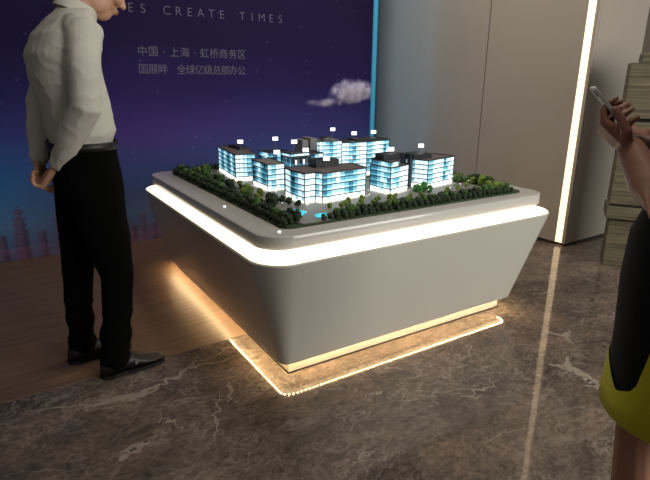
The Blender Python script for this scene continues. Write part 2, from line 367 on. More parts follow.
# ---------------------------------------------------------------- display table
A = 0.03137; BX, BY = 1.014, 1.777
def tw(u, v, z=0): return Vector((BX+u*math.cos(A)+v*math.sin(A), BY-u*math.sin(A)+v*math.cos(A), z))
tab = empty('display_table', tw(0, 0), -A)
tag(tab, 'large white flared display table with glowing light band under its top', 'table')
MB().prism(rrect(0, 1.37, 0, 1.60, .004, 2), .006, .10).build('plinth', M['plinth'], tab)
MB().prism(rrect(-.004, 1.374, -.004, 1.604, .004, 2), 0, .006).build('plinth_foot', M['black'], tab)
# body: loft from sharp small bottom to rounded large top
def ring(u0, u1, v0, v1, r, z): return [(x, y, z) for x, y in rrect(u0, u1, v0, v1, r, 10)]
def lerp(a, b, t): return a+(b-a)*t
bot = (-.059, 1.41, -.058, 1.64, .045, .081); top = (-.172, 1.65, -.135, 1.76, .15, .555)
rings = [ring(bot[0]+.05, bot[1]-.05, bot[2]+.05, bot[3]-.05, .01, .082)]
for t in (0, .02, .1, .25, .4, .55, .7, .85, .97, 1): rings.append(ring(*[lerp(a, b, t) for a, b in zip(bot, top)]))
rings.append(ring(top[0]+.006, top[1]-.006, top[2]+.006, top[3]-.006, .144, .560))
body = MB().loft(rings).build('body', M['table'], tab, smooth=True); body.data.set_sharp_from_angle(angle=R_(40))
lb = MB().loft([ring(-.164, 1.642, -.127, 1.752, .142, .5605), ring(-.160, 1.638, -.123, 1.748, .138, .564), ring(-.085, 1.54, -.035, 1.64, .08, .583), ring(-.085, 1.54, -.035, 1.64, .08, .604)], True, True)
lb = lb.build('light_band', M['bandled'], tab, smooth=True); lb.data.set_sharp_from_angle(angle=R_(35)); lb['label'] = 'glowing cream light band'
sl = [ring(-.130, 1.605, -.077, 1.682, .12, .605), ring(-.1315, 1.6065, -.0785, 1.6835, .121, .607), ring(-.1315, 1.6065, -.0785, 1.6835, .121, .657), ring(-.130, 1.605, -.077, 1.682, .12, .6595), ring(-.127, 1.602, -.074, 1.679, .117, .66)]
o = MB().loft(sl).build('table_top', M['slab'], tab, smooth=True); o.data.set_sharp_from_angle(angle=R_(60))
# led strip of single beads under the overhang
lm = MB(); path = []
rr = rrect(-.048, 1.40, -.046, 1.632, .045, 6); rr.append(rr[0])
acc = 0; 
for (x0, y0), (x1, y1) in zip(rr, rr[1:]):
    d = math.hypot(x1-x0, y1-y0)
    while acc < d:
        t = acc/d; x, y = x0+(x1-x0)*t, y0+(y1-y0)*t; lm.box(x-.0019, x+.0019, y-.0019, y+.0019, .076, .0795); acc += .0205
    acc -= d
ul = MB(); a_, b_ = ring(-.040, 1.392, -.038, 1.624, .035, .0803), ring(-.008, 1.375, -.008, 1.605, .006, .0803)
for i in range(len(a_)): j = (i+1) % len(a_); ul.add([a_[i], a_[j], b_[j], b_[i]], [(0, 1, 2, 3)])
ul.build('under_glow_fill', M['underfill'], tab)  # glowing ring added under the body to widen the glow on the floor
o = lm.build('led_bead', M['floorled'], tab); o['kind'] = 'stuff'; o['label'] = 'warm light beads under the body'

# ---------------------------------------------------------------- architectural model on the table
Z0 = .6605; ZP = .6698
pl = empty('model_landscape', tw(0, 0, Z0), -A)
tag(pl, 'landscape base of the building model with lawn, paving and small pools', 'model landscape')
MB().prism(rrect(-.005, 1.50, .012, 1.60, .05, 5), 0, .0065).build('base_board', M['plate'], pl)
pv = MB()
pv.prism([(.10, .03), (.24, .03), (.30, .14), (.62, .16), (1.38, .20), (1.42, .62), (1.3, .7), (.72, .66), (.62, .62), (.40, .64), (.46, 1.0), (.44, 1.5), (.2, 1.52), (.17, 1.0), (.16, .6), (.13, .3), (.06, .10)], .0065, .0085)
pv.build('paving', M['paving'], pl)
MB().prism([(.62, .66), (1.4, .72), (1.4, .79), (.62, .74)], .0085, .0095).prism([(.10, .55), (.15, .55), (.14, 1.5), (.09, 1.5)], .0065, .0085).build('road', M['road'], pl)
for q in ([(.115, .20), (.16, .15), (.215, .20), (.20, .27), (.15, .28)], [(.20, .085), (.25, .09), (.28, .14), (.23, .145), (.205, .12)]):
    o = MB().prism(q, .0085, .0105).build('pool', M['pool'], pl)
GL = ['g0', 'g1', 'g2', 'g3', 'g4']
def pick(ww, i, k, c, nc):      # neighbouring panes share their light; a few differ
    t = .5+.42*math.sin(i*2.3+c*1.1+ww[0])+.12*noise.noise(Vector((c*.8, k*.9, i)))*2+(.12*(random.random()-.5))
    t = max(0, min(.999, t)); tot = sum(ww); acc = 0
    for m_, wt in enumerate(ww):
        acc += wt/tot
        if t < acc: return m_
    return 4
def building(label, poly, h, st, wts, loc_z=0, roof_m='roof', over=.004, pent=(), colw=.026, lobby=True, side_w={}, frame_m='frame', group=None, root=None, no_roof=False):
    """a model building: storeys of windows, floor slabs, columns, roof and roof boxes"""
    cu_, cv_ = sum(p[0] for p in poly)/len(poly), sum(p[1] for p in poly)/len(poly)
    if root is None:
        root = empty('model_building', tw(cu_, cv_, ZP+.0005), -A); tag(root, label, 'model building', group or 'lit office buildings of the model')
        root['c'] = (cu_, cv_)
    cu_, cv_ = root['c'][0], root['c'][1]
    P = [(a-cu_, b-cv_) for a, b in poly]; n = len(P)
    def off(d):
        out = []
        for i in range(n):
            a, b, c = Vector(P[i-1]), Vector(P[i]), Vector(P[(i+1) % n])
            d1 = (b-a).normalized(); d2 = (c-b).normalized(); n1 = Vector((d1.y, -d1.x)); n2 = Vector((d2.y, -d2.x))
            m = (n1+n2); m = m/max(.35, (1+n1.dot(n2))); out.append(tuple(b+m*d))
        return out
    h0 = loc_z; z = h0
    MB().prism(off(-.0015), h0, h0+h-.003).build('wall', M['pent'], root)
    sh = h/(st+(.0 if not lobby else .0)); 
    for k in range(st):
        za, zb = h0+k*sh+(.0025 if k else .001), h0+(k+1)*sh-.001
        for i in range(n):
            a, b = Vector(P[i]), Vector(P[(i+1) % n]); d = b-a; Ln = d.length
            if Ln < .012: continue
            d.normalize(); nn = Vector((d.y, -d.x)); nc = max(1, round(Ln/colw)); g = MB(); ww = side_w.get(i, wts)
            for c in range(nc):
                s0, s1 = Ln*c/nc+.0012, Ln*(c+1)/nc-.0012
                p0, p1 = a+d*s0, a+d*s1; q0, q1 = p0-nn*.003, p1-nn*.003
                if lobby and k == 0: mi = 0 if random.random() < .8 else 1
                else: mi = pick(ww, i, k, c, nc)
                zm = za+(zb-za)*.35
                g.prism([(p0.x, p0.y), (p1.x, p1.y), (q1.x, q1.y), (q0.x, q0.y)], za, zm, max(0, mi-1)).prism([(p0.x, p0.y), (p1.x, p1.y), (q1.x, q1.y), (q0.x, q0.y)], zm, zb, mi)
            ms = [M[x] for x in GL]
            if lobby and k == 0: ms[0] = M['lobby']
            g.build('window', ms, root)
        if k: MB().prism(off(.0024), h0+k*sh-.0022, h0+k*sh+.0020).build('floor_slab', M[frame_m], root)
    for i in range(n):
        a = Vector(off(.0012)[i]); MB().box(a.x-.0018, a.x+.0018, a.y-.0018, a.y+.0018, h0, h0+h-.002).build('corner_post', M[frame_m], root)
    if lobby: MB().prism(off(.022), -.0008, 0).build('apron', M['apron'], root)
    if not no_roof:
        MB().prism(off(over), h0+h-.004, h0+h).build('roof', M[roof_m], root)
        rim = MB(); o1, o2 = off(over), off(over-.003)
        for i in range(n):
            j = (i+1) % n; rim.prism([o1[i], o1[j], o2[j], o2[i]], h0+h, h0+h+.0035)
        rim.build('parapet', M['pent'], root)
    for (x0, x1, y0, y1, ph, m) in pent:
        b = MB().box(x0-cu_, x1-cu_, y0-cv_, y1-cv_, h0+h, h0+h+ph); k = x0-cu_
        while k < x1-cu_: b.box(k, k+.0015, y0-cv_-.0012, y0-cv_, h0+h, h0+h+ph); k += .006
        b.build('roof_box', M[m], root)
    return root
cool = (3, 4, 4, 3, 1); white = (7, 3, 1, 0, 0); blue = (1, 2, 5, 4, 1); dark = (0, 0, 0, 1, 9)
building('left end model office block with long blue glass side and brown roof', [(.225, 1.05), (.345, 1.035), (.40, 1.25), (.385, 1.46), (.28, 1.46)], .158, 6, cool,
         pent=[(.335, .39, 1.24, 1.42, .016, 'pent')], side_w={0: (4, 5, 3, 1, 0), 4: blue})
MB().box(.03, .085, .02, .20, 0, .168).build('rear_block', M['pent'], bpy.data.objects['model_building'])
building('low dark glass model block behind the white lit block and left of the dark towers', [(.46, 1.08), (.60, 1.08), (.60, 1.22), (.46, 1.22)], .150, 5, (1, 2, 4, 3, 2), roof_m='pent')
building('low white lit model office block between left end block and dark towers', [(.262, .70), (.362, .70), (.375, .90), (.268, .90)], .145, 5, white, no_roof=False, roof_m='conc', side_w={3: blue})
r = building('pair of dark narrow model towers behind the white lit block', [(.43, .74), (.56, .75), (.57, .88), (.44, .88)], .165, 3, dark, roof_m='pent', lobby=False, over=.002)
cu_, cv_ = r['c'][0], r['c'][1]
for k in range(2):
    for s in (0, 1):
        MB().box(.445+.05*k-cu_+.025*s, .452+.05*k-cu_+.025*s, .7355-cv_, .74-cv_, .01, .155).build('fin', M['conc'], r)
    MB().box(.455+.05*k-cu_, .462+.05*k-cu_, .735-cv_, .74-cv_, .125, .15).build('lit_slot', M['lobby'], r)
building('', [(.43, .755), (.56, .765), (.56, .85), (.43, .85)], .016, 1, (2, 5, 2, 0, 0), loc_z=.168, roof_m='pent', lobby=False, root=r, over=.002)
building('front model office block with folded glass front and wide flat dark roof', [(.276, .455), (.286, .346), (.354, .355), (.366, .31), (.65, .344), (.67, .50), (.29, .55)], .148, 5, (3, 4, 4, 2, 0),
         pent=[(.42, .56, .46, .54, .038, 'pent')], over=.005, side_w={1: white, 0: (2, 3, 3, 3, 1), 2: (4, 4, 2, 0, 0), 3: (1, 3, 6, 2, 0)}, colw=.03)
r = building('rear model tower with grey side slabs and rounded glowing top', [(.85, 1.13), (1.03, 1.11), (1.04, 1.24), (.86, 1.26)], .192, 7, (5, 4, 2, 1, 0), roof_m='conc')
cu_, cv_ = r['c'][0], r['c'][1]
MB().box(.735-cu_, .78-cu_, 1.15-cv_, 1.25-cv_, 0, .205).build('side_slab', M['conc'], r); MB().box(.79-cu_, .84-cu_, 1.14-cv_, 1.26-cv_, 0, .214).build('side_slab', M['conc'], r)
g = MB(); g.tube([(.925-cu_, 1.17-cv_, .190), (.925-cu_, 1.17-cv_, .214)], [.036, .036], seg=20, dome=False); g.build('round_top', M['conc'], r, smooth=False)
MB().tube([(.925-cu_, 1.17-cv_, .214), (.925-cu_, 1.17-cv_, .218)], [.04, .04], seg=20, dome=False).build('roof_cap', M['pent'], r)
building('low cyan glass model block behind the dark roof box', [(.60, .86), (.71, .86), (.71, .98), (.60, .98)], .160, 6, (1, 3, 5, 3, 1), roof_m='pent')
building('tall wide model tower at the rear with bright white upper storeys', [(.85, .86), (1.02, .835), (1.225, .87), (1.24, 1.03), (.985, 1.05)], .212, 8, (5, 4, 3, 1, 0),
         pent=[(.99, 1.17, .90, 1.0, .010, 'pent')], roof_m='pent')
building('model office block in front of the tallest tower with set back top floor', [(.767, .456), (.779, .297), (.94, .345), (.925, .47)], .142, 5, (3, 5, 3, 1, 0), over=.001, roof_m='roof', side_w={0: blue, 1: (4, 5, 2, 0, 0)})
building('', [(.775, .455), (.787, .31), (.86, .335), (.915, .39), (.905, .46)], .028, 1, (1, 2, 5, 3, 0), loc_z=.142, lobby=False, root=bpy.data.objects[[o.name for o in bpy.data.objects if o.name.startswith('model_building')][-1]],
         pent=[(.79, .90, .375, .45, .03, 'pent')])
r = building('right end model office block with brown roof and dark roof box', [(1.01, .446), (1.059, .318), (1.314, .375), (1.285, .52), (1.03, .53)], .158, 6, (4, 5, 2, 0, 0),
         pent=[(1.015, 1.15, .39, .50, .026, 'pent')], side_w={0: white, 1: (5, 4, 3, 1, 0)})
MB().box(1.002-r['c'][0], 1.018-r['c'][0], .40-r['c'][1], .43-r['c'][1], 0, .186).box(.985-r['c'][0], 1.0-r['c'][0], .44-r['c'][1], .5-r['c'][1], 0, .186).build('dark_pier', M['pent'], r)
for o_ in [x for x in bpy.data.objects if 'c' in x.keys()]: del o_['c']

# rooftop signs: small lit boards on poles
def make_sign(u, v, zb, ztop, label):
    t = empty('model_sign', tw(u, v, zb), -A-R_(20)); tag(t, label, 'sign', 'lit sign boards over the model roofs')
    hh = ztop-zb
    MB().box(-.0012, .0012, -.0012, .0012, 0, hh-.02).build('pole', M['pole'], t)
    b = MB().box(-.017, .017, -.002, .002, hh-.022, hh).build('sign_board', M['sign'], t, bevel=.0008)
    k = MB().box(-.010, -.002, -.0025, -.002, hh-.013, hh-.011).box(-.001, .004, -.0025, -.002, hh-.014, hh-.009).box(.006, .011, -.0025, -.002, hh-.013, hh-.010)
    k.build('printed_mark', M['signmark'], b)
for u, v, zb, zt, lab in (
    (.545, 1.16, .150, .236, 'lit sign board standing behind and above the white lit model block'),
    (.325, 1.20, .159, .225, 'small lit sign board on a pole over the left end model block'),
    (.345, .75, .146, .212, 'small lit sign board on a pole over the white lit model block'),
    (.52, .87, .165, .247, 'small lit sign board on a pole at rear of the dark model towers'),
    (.545, .78, .186, .208, 'lower lit sign board just above the cyan top of the dark model towers'),
    (.47, .44, .150, .208, 'small lit sign board over the front model block roof box'),
    (1.06, 1.29, 0, .262, 'topmost lit sign board behind the rounded rear model tower'),
    (1.03, .99, .225, .262, 'lit sign board over the left half of the widest model tower'),
    (1.18, .98, .213, .265, 'lit sign board over the right end of the widest model tower'),
    (.875, .42, .201, .232, 'small lit sign board over the block with set back top floor'),
    (1.165, .50, .159, .226, 'small lit sign board over the right end model block')):
    make_sign(u, v, ZP+zb, ZP+zt, lab)

# small cards lying on the table rim
for u, v, lab in ((-.06, .52, 'tiny glowing white card on the left table rim'), (-.035, -.005, 'tiny glowing white card at the front corner of the table top')):
    tag(MB().box(-.006, .006, -.002, .002, 0, .0065).build('info_card', M['sign'], loc=tw(u, v, .6602), rotz=-A-R_(35)), lab, 'card')
# trees
def tree_mesh(seed, m, r=.017, h=.036):
    rnd = random.Random(seed); bm = bmesh.new()
    for k in range(6):
        s = bmesh.ops.create_icosphere(bm, subdivisions=2, radius=1)
        a = rnd.uniform(0, 6.28); q = r*.5*rnd.random(); cr = r*rnd.uniform(.45, .75)
        c = Vector((q*math.cos(a), q*math.sin(a), h-cr*.9-(r*1.1)*rnd.random()))
        for v in s['verts']:
            p = v.co.copy(); dd = 1+.45*noise.noise(p*3.1+Vector((seed, k, 0))); v.co = c+Vector((p.x, p.y, p.z*.95))*cr*dd
    for f_ in bm.faces: f_.material_index = 0
    b = bmesh.ops.create_cone(bm, cap_ends=True, segments=5, radius1=.0015, radius2=.001, depth=h*.6, matrix=Matrix.Translation((0, 0, h*.3)))
    for v in b['verts']:
        for f_ in v.link_faces: f_.material_index = 1
    me = bpy.data.meshes.new('model_tree'); bm.to_mesh(me); bm.free(); me.materials.append(m); me.materials.append(M['trunk'])
    return me
TM = {k: [tree_mesh(10*i+j, M['tree%d' % i]) for j in range(4)] for i, k in enumerate(('dark', 'mid', 'bright', 'green'))}
ntree = 0
TP = []
def tree(u, v, kind, s, label, group, zz=.0088):
    global ntree
    for _ in range(12):
        if all((u-a)**2+(v-b)**2 > .027**2 for a, b in TP): break
        u += random.uniform(-.008, .008); v += random.uniform(-.008, .012)
    TP.append((u, v))
    o = bpy.data.objects.new('model_tree', random.choice(TM[kind])); C.objects.link(o); o.location = tw(u, v, Z0+(.0066 if zz is None else zz))
    o.rotation_euler.z = random.uniform(0, 6.28); q = s*random.uniform(.85, 1.15); o.scale = (q, q, q*random.uniform(.9, 1.15)); tag(o, label, 'model tree', group); ntree += 1
G1 = ('small dark green model tree in the dense row along the left table edge', 'model trees along the left edge')
n = 40
for i in range(n):
    v = .05+1.50*i/(n-1)
    tree(.014+random.uniform(-.004, .004), v, 'dark', .95, *G1, zz=None)
    tree(.050+random.uniform(-.006, .006), v+.018, random.choice(('dark', 'dark', 'mid')), 1.2, *G1, zz=None)
G2 = ('small dark green model tree in the row along the front table edge', 'model trees along the front edge')
n = 34
for i in range(n):
    u = .20+1.225*i/(n-1)
    tree(u, .036+random.uniform(-.004, .004), 'dark', .95, *G2, zz=None)
    if .25 < u: tree(u+.014, .072+random.uniform(-.006, .006), random.choice(('dark', 'mid')), 1.2, *G2, zz=None)
for u, v in ((.10, .10), (.085, .07), (.06, .07), (.10, .14), (.12, .36), (.14, .40), (.17, .44), (.20, .42), (.19, .48), (.215, .38), (.23, .31)): tree(u, v, 'dark', 1.35, 'dark model tree beside the corner pools', 'model trees beside the pools')
G3 = ('small model tree in the far left row behind the left end block', 'model trees at the far left')
for i in range(13): tree(.04+i*.033, 1.575+random.uniform(-.01, .01), random.choice(('dark', 'mid')), 1.0, *G3, zz=None)
G4 = ('model tree in the clump at the right end of the model', 'model trees at the right end')
for i in range(38):
    t = i/37; u = 1.45-random.random()**1.3*(.04+.13*t); v = .10+.62*t
    tree(u, v, random.choice(('mid', 'dark', 'bright', 'mid')), random.uniform(1.1, 1.6), *G4, zz=None)
G5 = ('bright yellow green model tree planted in front of the lit buildings', 'bright model trees in front of the buildings')
for u, v in ((.43, .20), (.48, .25), (.53, .21), (.57, .26), (.61, .20), (.66, .24), (.71, .21), (.47, .15), (.56, .15), (.65, .15), (.76, .23), (.39, .18), (1.1, .20), (1.2, .22), (1.3, .25), (.19, .62), (.175, .72), (.20, .67), (.185, .9), (.18, 1.0), (.84, .20), (.90, .19), (.80, .17), (.35, .22)):
    tree(u, v, 'bright', random.uniform(.75, 1.0), *G5)
G6 = ('vivid green model tree between the two right model blocks', 'vivid green model trees')
for u, v in ((.97, .30), (.995, .27), (.955, .26), (1.01, .24)): tree(u, v, 'green', 1.35, *G6)
G7 = ('small model tree in the garden left of the model blocks', 'garden model trees on the left')
for u, v in ((.11, .48), (.10, .60), (.13, .56), (.12, .70), (.10, .8), (.125, .88), (.15, .80), (.10, 1.0), (.14, 1.08), (.17, 1.12), (.16, 1.2), (.12, 1.3), (.15, 1.38), (.19, 1.42), (.14, 1.46), (.2, 1.5), (.17, .5), (.16, .44), (.14, .96), (.11, 1.2), (.18, 1.28), (.13, .64), (.15, .74)):
    tree(u, v, random.choice(('mid', 'bright', 'dark')), random.uniform(.9, 1.3), *G7)
# garden lamps
for u, v in ((.07, 1.50), (.14, 1.33), (.16, 1.02), (.15, .93), (.13, .64), (.16, .34), (.24, .24), (.34, .24), (.45, .27), (.63, .28), (.74, .27), (.98, .22), (1.12, .20), (1.25, .25), (1.37, .3), (1.4, .45), (.25, .58)):
    t = empty('garden_lamp', tw(u, v, Z0+.0088), 0); tag(t, 'tiny white glowing lamp post in the model garden', 'lamp', 'tiny lamps of the model garden')
    MB().box(-.0006, .0006, -.0006, .0006, 0, .02).build('post', M['pole'], t)
    MB().ell((0, 0, .0215), (.0028, .0028, .0028), seg=8).build('globe', M['lobby'], t, smooth=True)

# ---------------------------------------------------------------- people
def hand(mb, wrist, dirn, palm_n, thumb_side, curl, L=.178, spread=.12, thumb_dir=None):
    """palm, four bent fingers and a thumb. palm_n = direction the palm faces"""
    d = Vector(dirn).normalized(); n = Vector(palm_n); n = (n-d*n.dot(d)).normalized(); s = d.cross(n)*thumb_side
    w = Vector(wrist); k = L/.178
    for j, o in enumerate((-.027, -.009, .009, .027)):
        mb.tube([w-d*.01+s*o*.45, w+d*.04*k+s*o*.85, w+d*.085*k+s*o], [.013, .014, .0115], seg=10)
    lens = (.062, .074, .080, .070)   # little .. index
    for j, o in enumerate((-.030, -.010, .010, .030)):
        p = w+d*(.088 if j else .080)*k+s*o; ln = lens[j]*k; a = 0; pts = [p-d*.02]; rs = [.0095]
        pts.append(p); rs.append(.0092)
        for seg_, fr in enumerate((.42, .31, .27)):
            a += curl[j][seg_] if isinstance(curl[j], (tuple, list)) else curl[j]
            dd = d*math.cos(a)+n*math.sin(a)+s*spread*(j-1.5)*.4*math.cos(a); p = p+dd*ln*fr; pts.append(p); rs.append((.0088, .0082, .007)[seg_])
        mb.tube(pts, rs, seg=10)
    td = Vector(thumb_dir).normalized() if thumb_dir else (d*.75+s*.55+n*.35).normalized()
    p0 = w+d*.022*k+s*.022; p1 = p0+(d*.35+s*.8+n*.3).normalized()*.026; p2 = p1+td*.034*k; p3 = p2+(td+d*.3).normalized()*.026*k
    mb.tube([p0, p1, p2, p3], [.015, .0125, .0105, .009], seg=10)

def head(mb, c, rot, s=1.0):
    """c centre of skull, rot 3x3 (x = face forward, z = up)"""
    E = lambda p, r, q=None: mb.ell(Vector(c)+rot@(Vector(p)*s), [v*s for v in r], rot@q if q else rot)
    E((-.012, 0, .025), (.098, .076, .092)); E((.028, 0, -.015), (.068, .062, .085))
    E((.045, 0, -.075), (.042, .038, .038)); E((.012, .035, -.055), (.055, .026, .045)); E((.012, -.035, -.055), (.055, .026, .045))
    E((.082, 0, .028), (.018, .052, .016))                                 # brow
    mb.tube([Vector(c)+rot@(Vector(p)*s) for p in ((.088, 0, .018), (.103, 0, -.008), (.112, 0, -.024))], [.008, .010, .012])   # nose
    for y in (-1, 1):
        E((.098, .012*y, -.028), (.010, .008, .007)); E((-.002, .078*y, -.005), (.018, .008, .030)); E((.078, .04*y, -.02), (.02, .024, .02))
    E((.091, 0, -.052), (.012, .024, .006)); E((.088, 0, -.062), (.012, .02, .007))
def face_parts(par, c, rot, s, hair_long=False):
    for y in (-1, 1):
        cc = Vector(c)+rot@(Vector((.078, .032*y, .008))*s)
        e = MB().ell(cc, (.0125*s,)*3, rot, 12).build('eye', M['eye'], par, smooth=True)
        MB().ell(Vector(c)+rot@(Vector((.0885, .032*y, .006))*s), (.003*s, .006*s, .006*s), rot, 10).build('iris', M['iris'], e, smooth=True)
    MB().ell(Vector(c)+rot@(Vector((.1, 0, -.053))*s), (.006*s, .02*s, .0045*s), rot, 10).ell(Vector(c)+rot@(Vector((.0975, 0, -.062))*s), (.006*s, .017*s, .005*s), rot, 10).build('lips', M['lips'], par, smooth=True)
    hb = MB(); E = lambda p, r: hb.ell(Vector(c)+rot@(Vector(p)*s), [v*s for v in r], rot)
    E((-.022, 0, .045), (.100, .085, .088)); E((-.055, 0, -.01), (.062, .076, .062)); E((.055, 0, .088), (.045, .06, .028)); E((-.02, .0, .066), (.09, .076, .06))
    if hair_long:
        E((-.075, 0, -.08), (.045, .075, .12)); E((-.085, 0, -.17), (.035, .07, .11)); E((-.01, .075, -.04), (.035, .016, .08)); E((-.01, -.075, -.04), (.035, .016, .08))
    remesh(hb.build('hair', M['hair'], par, smooth=True), .006, 3, fold=lambda p: .002*noise.noise(Vector((p.x*60, p.y*60, p.z*20))))

def oval(c, rx, ry, n=28, p=2.3):
    out = []
    for i in range(n):
        t = 2*math.pi*i/n; cc, ss = math.cos(t), math.sin(t)
        out.append((c[0]+rx*math.copysign(abs(cc)**(2/p), cc), c[1]+ry*math.copysign(abs(ss)**(2/p), ss), c[2]))
    return out

# --- man, facing +X, right side towards the camera, hands clasped behind
HC = Vector((.487, 2.262, 1.585)); tilt = R_(26)
HR = Matrix.Rotation(tilt, 3, 'Y')
RS, RE, RW = (.390, 2.085, 1.405), (.362, 2.045, 1.150), (.262, 2.225, .925)
LS, LE, LW = (.385, 2.445, 1.405), (.262, 2.480, 1.150), (.220, 2.375, .925)
body_ = MB()
head(body_, HC, HR, 1.0)
body_.tube([(.385, 2.265, 1.43), (.415, 2.264, 1.49), (.455, 2.262, 1.54)], [.062, .056, .056])
body_.loft([oval((.385, 2.28, .88), .09, .13), oval((.375, 2.275, 1.0), .088, .125), oval((.36, 2.27, 1.15), .092, .13), oval((.35, 2.265, 1.3), .095, .15), oval((.375, 2.265, 1.42), .07, .14), oval((.39, 2.265, 1.46), .05, .07)])
for sh, el, wr_ in ((RS, RE, RW), (LS, LE, LW)): body_.tube([sh, el, wr_], [.046, .036, .026])
AN, AF = (.375, 2.192, .10), (.28, 2.40, .10)
for hp, kn, an, toe in (((.375, 2.20, .88), (.425, 2.19, .46), AN, (.50, 2.205, .030)), ((.36, 2.36, .88), (.31, 2.385, .46), AF, (.41, 2.41, .030))):
    body_.tube([hp, kn, an], [.075, .050, .032]); body_.tube([an, (an[0]+.01, an[1], .052), toe], [.030, .028, .014])
# right hand: loose fist held behind the hip; left hand closed round the right wrist
hand(body_, RW, (-.42, .45, -.70), (-.75, .3, .55), 1, [(1.0, 1.2, .7)]*4, thumb_dir=(-.6, .2, -.5), L=.198)
hand(body_, LW, (-.10, -.38, -.78), (.75, -.45, .2), -1, [(.9, .9, .5)]*4, thumb_dir=(.2, -.8, -.2), L=.198)
man = body_.build('person', M['skin'], smooth=True); remesh(man, .0042, 4)
tag(man, 'man in white shirt and black trousers standing by the table, hands clasped behind', 'person')
face_parts(man, HC, HR, 1.0)
sh_ = MB()
sh_.loft([oval((.370, 2.272, .985), .105, .145), oval((.370, 2.272, 1.012), .112, .150), oval((.374, 2.27, 1.05), .124, .160), oval((.362, 2.268, 1.15), .124, .168), oval((.342, 2.265, 1.25), .125, .182),
          oval((.338, 2.265, 1.33), .124, .195), oval((.352, 2.265, 1.40), .108, .195), oval((.375, 2.265, 1.445), .088, .165), oval((.392, 2.265, 1.475), .07, .11), oval((.402, 2.265, 1.495), .062, .075)])
sh_.tube([(.375, 2.13, 1.415), RS, (.372, 2.055, 1.30), RE, (.312, 2.12, 1.045), tuple(Vector(RW)+Vector((.016, -.02, .02)))], [.055, .066, .058, .053, .047, .040], seg=20)
sh_.tube([(.375, 2.40, 1.415), LS, (.325, 2.475, 1.29), LE, (.245, 2.43, 1.06), tuple(Vector(LW)+Vector((.006, .01, .02)))], [.055, .066, .057, .052, .046, .040], seg=20)
sh_.tube([tuple(Vector(RW)+Vector((.03, -.035, .035))), tuple(Vector(RW)+Vector((.004, -.008, .008)))], [.041, .038], seg=20, dome=False)
sh_.tube([tuple(Vector(LW)+Vector((.012, .03, .05))), tuple(Vector(LW)+Vector((.003, .004, .008)))], [.040, .038], seg=20, dome=False)
def fold_shirt(p):
    a = noise.noise(Vector((p.x*9+p.z*5, p.y*9, p.z*7))); b = 1-abs(noise.noise(Vector((p.x*14-p.z*6, p.y*12+2, p.z*16+3))))
    return .0035*a+.0032*(b**5)-.001+.002*noise.noise(Vector((p.x*6, p.y*30, p.z*5)))
shirt = sh_.build('shirt', M['shirt'], man, smooth=True); remesh(shirt, .0055, 5, fold_shirt)
shirt['label'] = 'white long sleeved shirt'
co = MB(); ca = Vector((.405, 2.265, 1.487)); ax = Vector((.42, 0, .9)).normalized(); e1 = ax.cross(Vector((0, 1, 0))).normalized(); e2 = Vector((0, 1, 0))
def cring(r, h): return [tuple(ca+ax*h+e1*(math.cos(t)*r)+e2*(math.sin(t)*r*.98)) for t in [2*math.pi*i/28 for i in range(28)]]
co.loft([cring(.078, -.012), cring(.070, .030), cring(.066, .032), cring(.064, -.012)], False, False); co.build('collar', M['shirt'], shirt, smooth=True)
tr = MB()
tr.loft([oval((.372, 2.275, .80), .124, .165), oval((.374, 2.275, .88), .125, .166), oval((.372, 2.273, .95), .122, .160), oval((.370, 2.272, 1.005), .121, .156)])
tr.tube([(.382, 2.205, .86), (.395, 2.20, .70), (.428, 2.19, .46), (.408, 2.19, .28), (.385, 2.192, .12), (.382, 2.194, .075)], [.108, .100, .068, .062, .060, .062], seg=24, up=(1, 0, 0), flat=.9)
tr.tube([(.362, 2.345, .86), (.345, 2.355, .70), (.308, 2.388, .46), (.292, 2.395, .28), (.285, 2.40, .12), (.285, 2.402, .075)], [.108, .098, .066, .059, .057, .060], seg=24, up=(1, 0, 0), flat=.9)
remesh(tr.build('trousers', M['trousers'], man, smooth=True), .006, 4, lambda p: .006*noise.noise(Vector((p.x*7, p.y*7, p.z*9)))+(.004*math.sin(p.z*55+p.x*9) if p.z < .3 else 0))
MB().loft([oval((.370, 2.272, .985), .128, .163), oval((.370, 2.272, .985), .1285, .1635), oval((.370, 2.272, 1.015), .1285, .1635), oval((.370, 2.272, 1.015), .122, .157)], False, False).build('belt', M['leather'], man, smooth=True)
def shoe(an, yaw, flip=1):
    m = MB(); T = Matrix.Translation(Vector((an[0], an[1], 0)))@Matrix.Rotation(yaw, 4, 'Z'); rings = []
    for x, hw, h, z0 in ((-.072, .012, .045, .006), (-.066, .030, .072, 0), (-.04, .038, .092, 0), (0, .040, .104, 0), (.04, .041, .098, 0), (.08, .045, .076, 0), (.12, .048, .058, 0), (.16, .044, .040, .002), (.19, .030, .032, .005), (.205, .012, .022, .008)):
        rg = []
        for i in range(16):
            t = 2*math.pi*i/16; y = math.cos(t)*hw; z = math.sin(t)
            rg.append(tuple(T@Vector((x, y, max(z0, .0)+.014+(h-.014)*(.5+.5*z) if z > -.99 else .014))))
        rings.append(rg)
    m.loft(rings); o = m.build('shoe', M['leather'], man, smooth=True)
    so = MB(); out = [(-.076, .0), (-.068, .03), (-.03, .039), (.03, .038), (.08, .046), (.13, .051), (.17, .046), (.2, .03), (.212, .0)]
    pol = [tuple((T@Vector((x, y, 0)))[:2]) for x, y in out]+[tuple((T@Vector((x, -y, 0)))[:2]) for x, y in out[::-1][1:-1]]
    so.prism(pol, .003, .018); so.build('sole', M['leather'], o, smooth=False)
    b = MB(); b.box(.062, .072, -.048, -.040, .045, .062); bo = b.build('shoe_buckle', M['buckle'], o); bo.matrix_local = T
shoe((.385, 2.192), .08); shoe((.288, 2.402), .05)

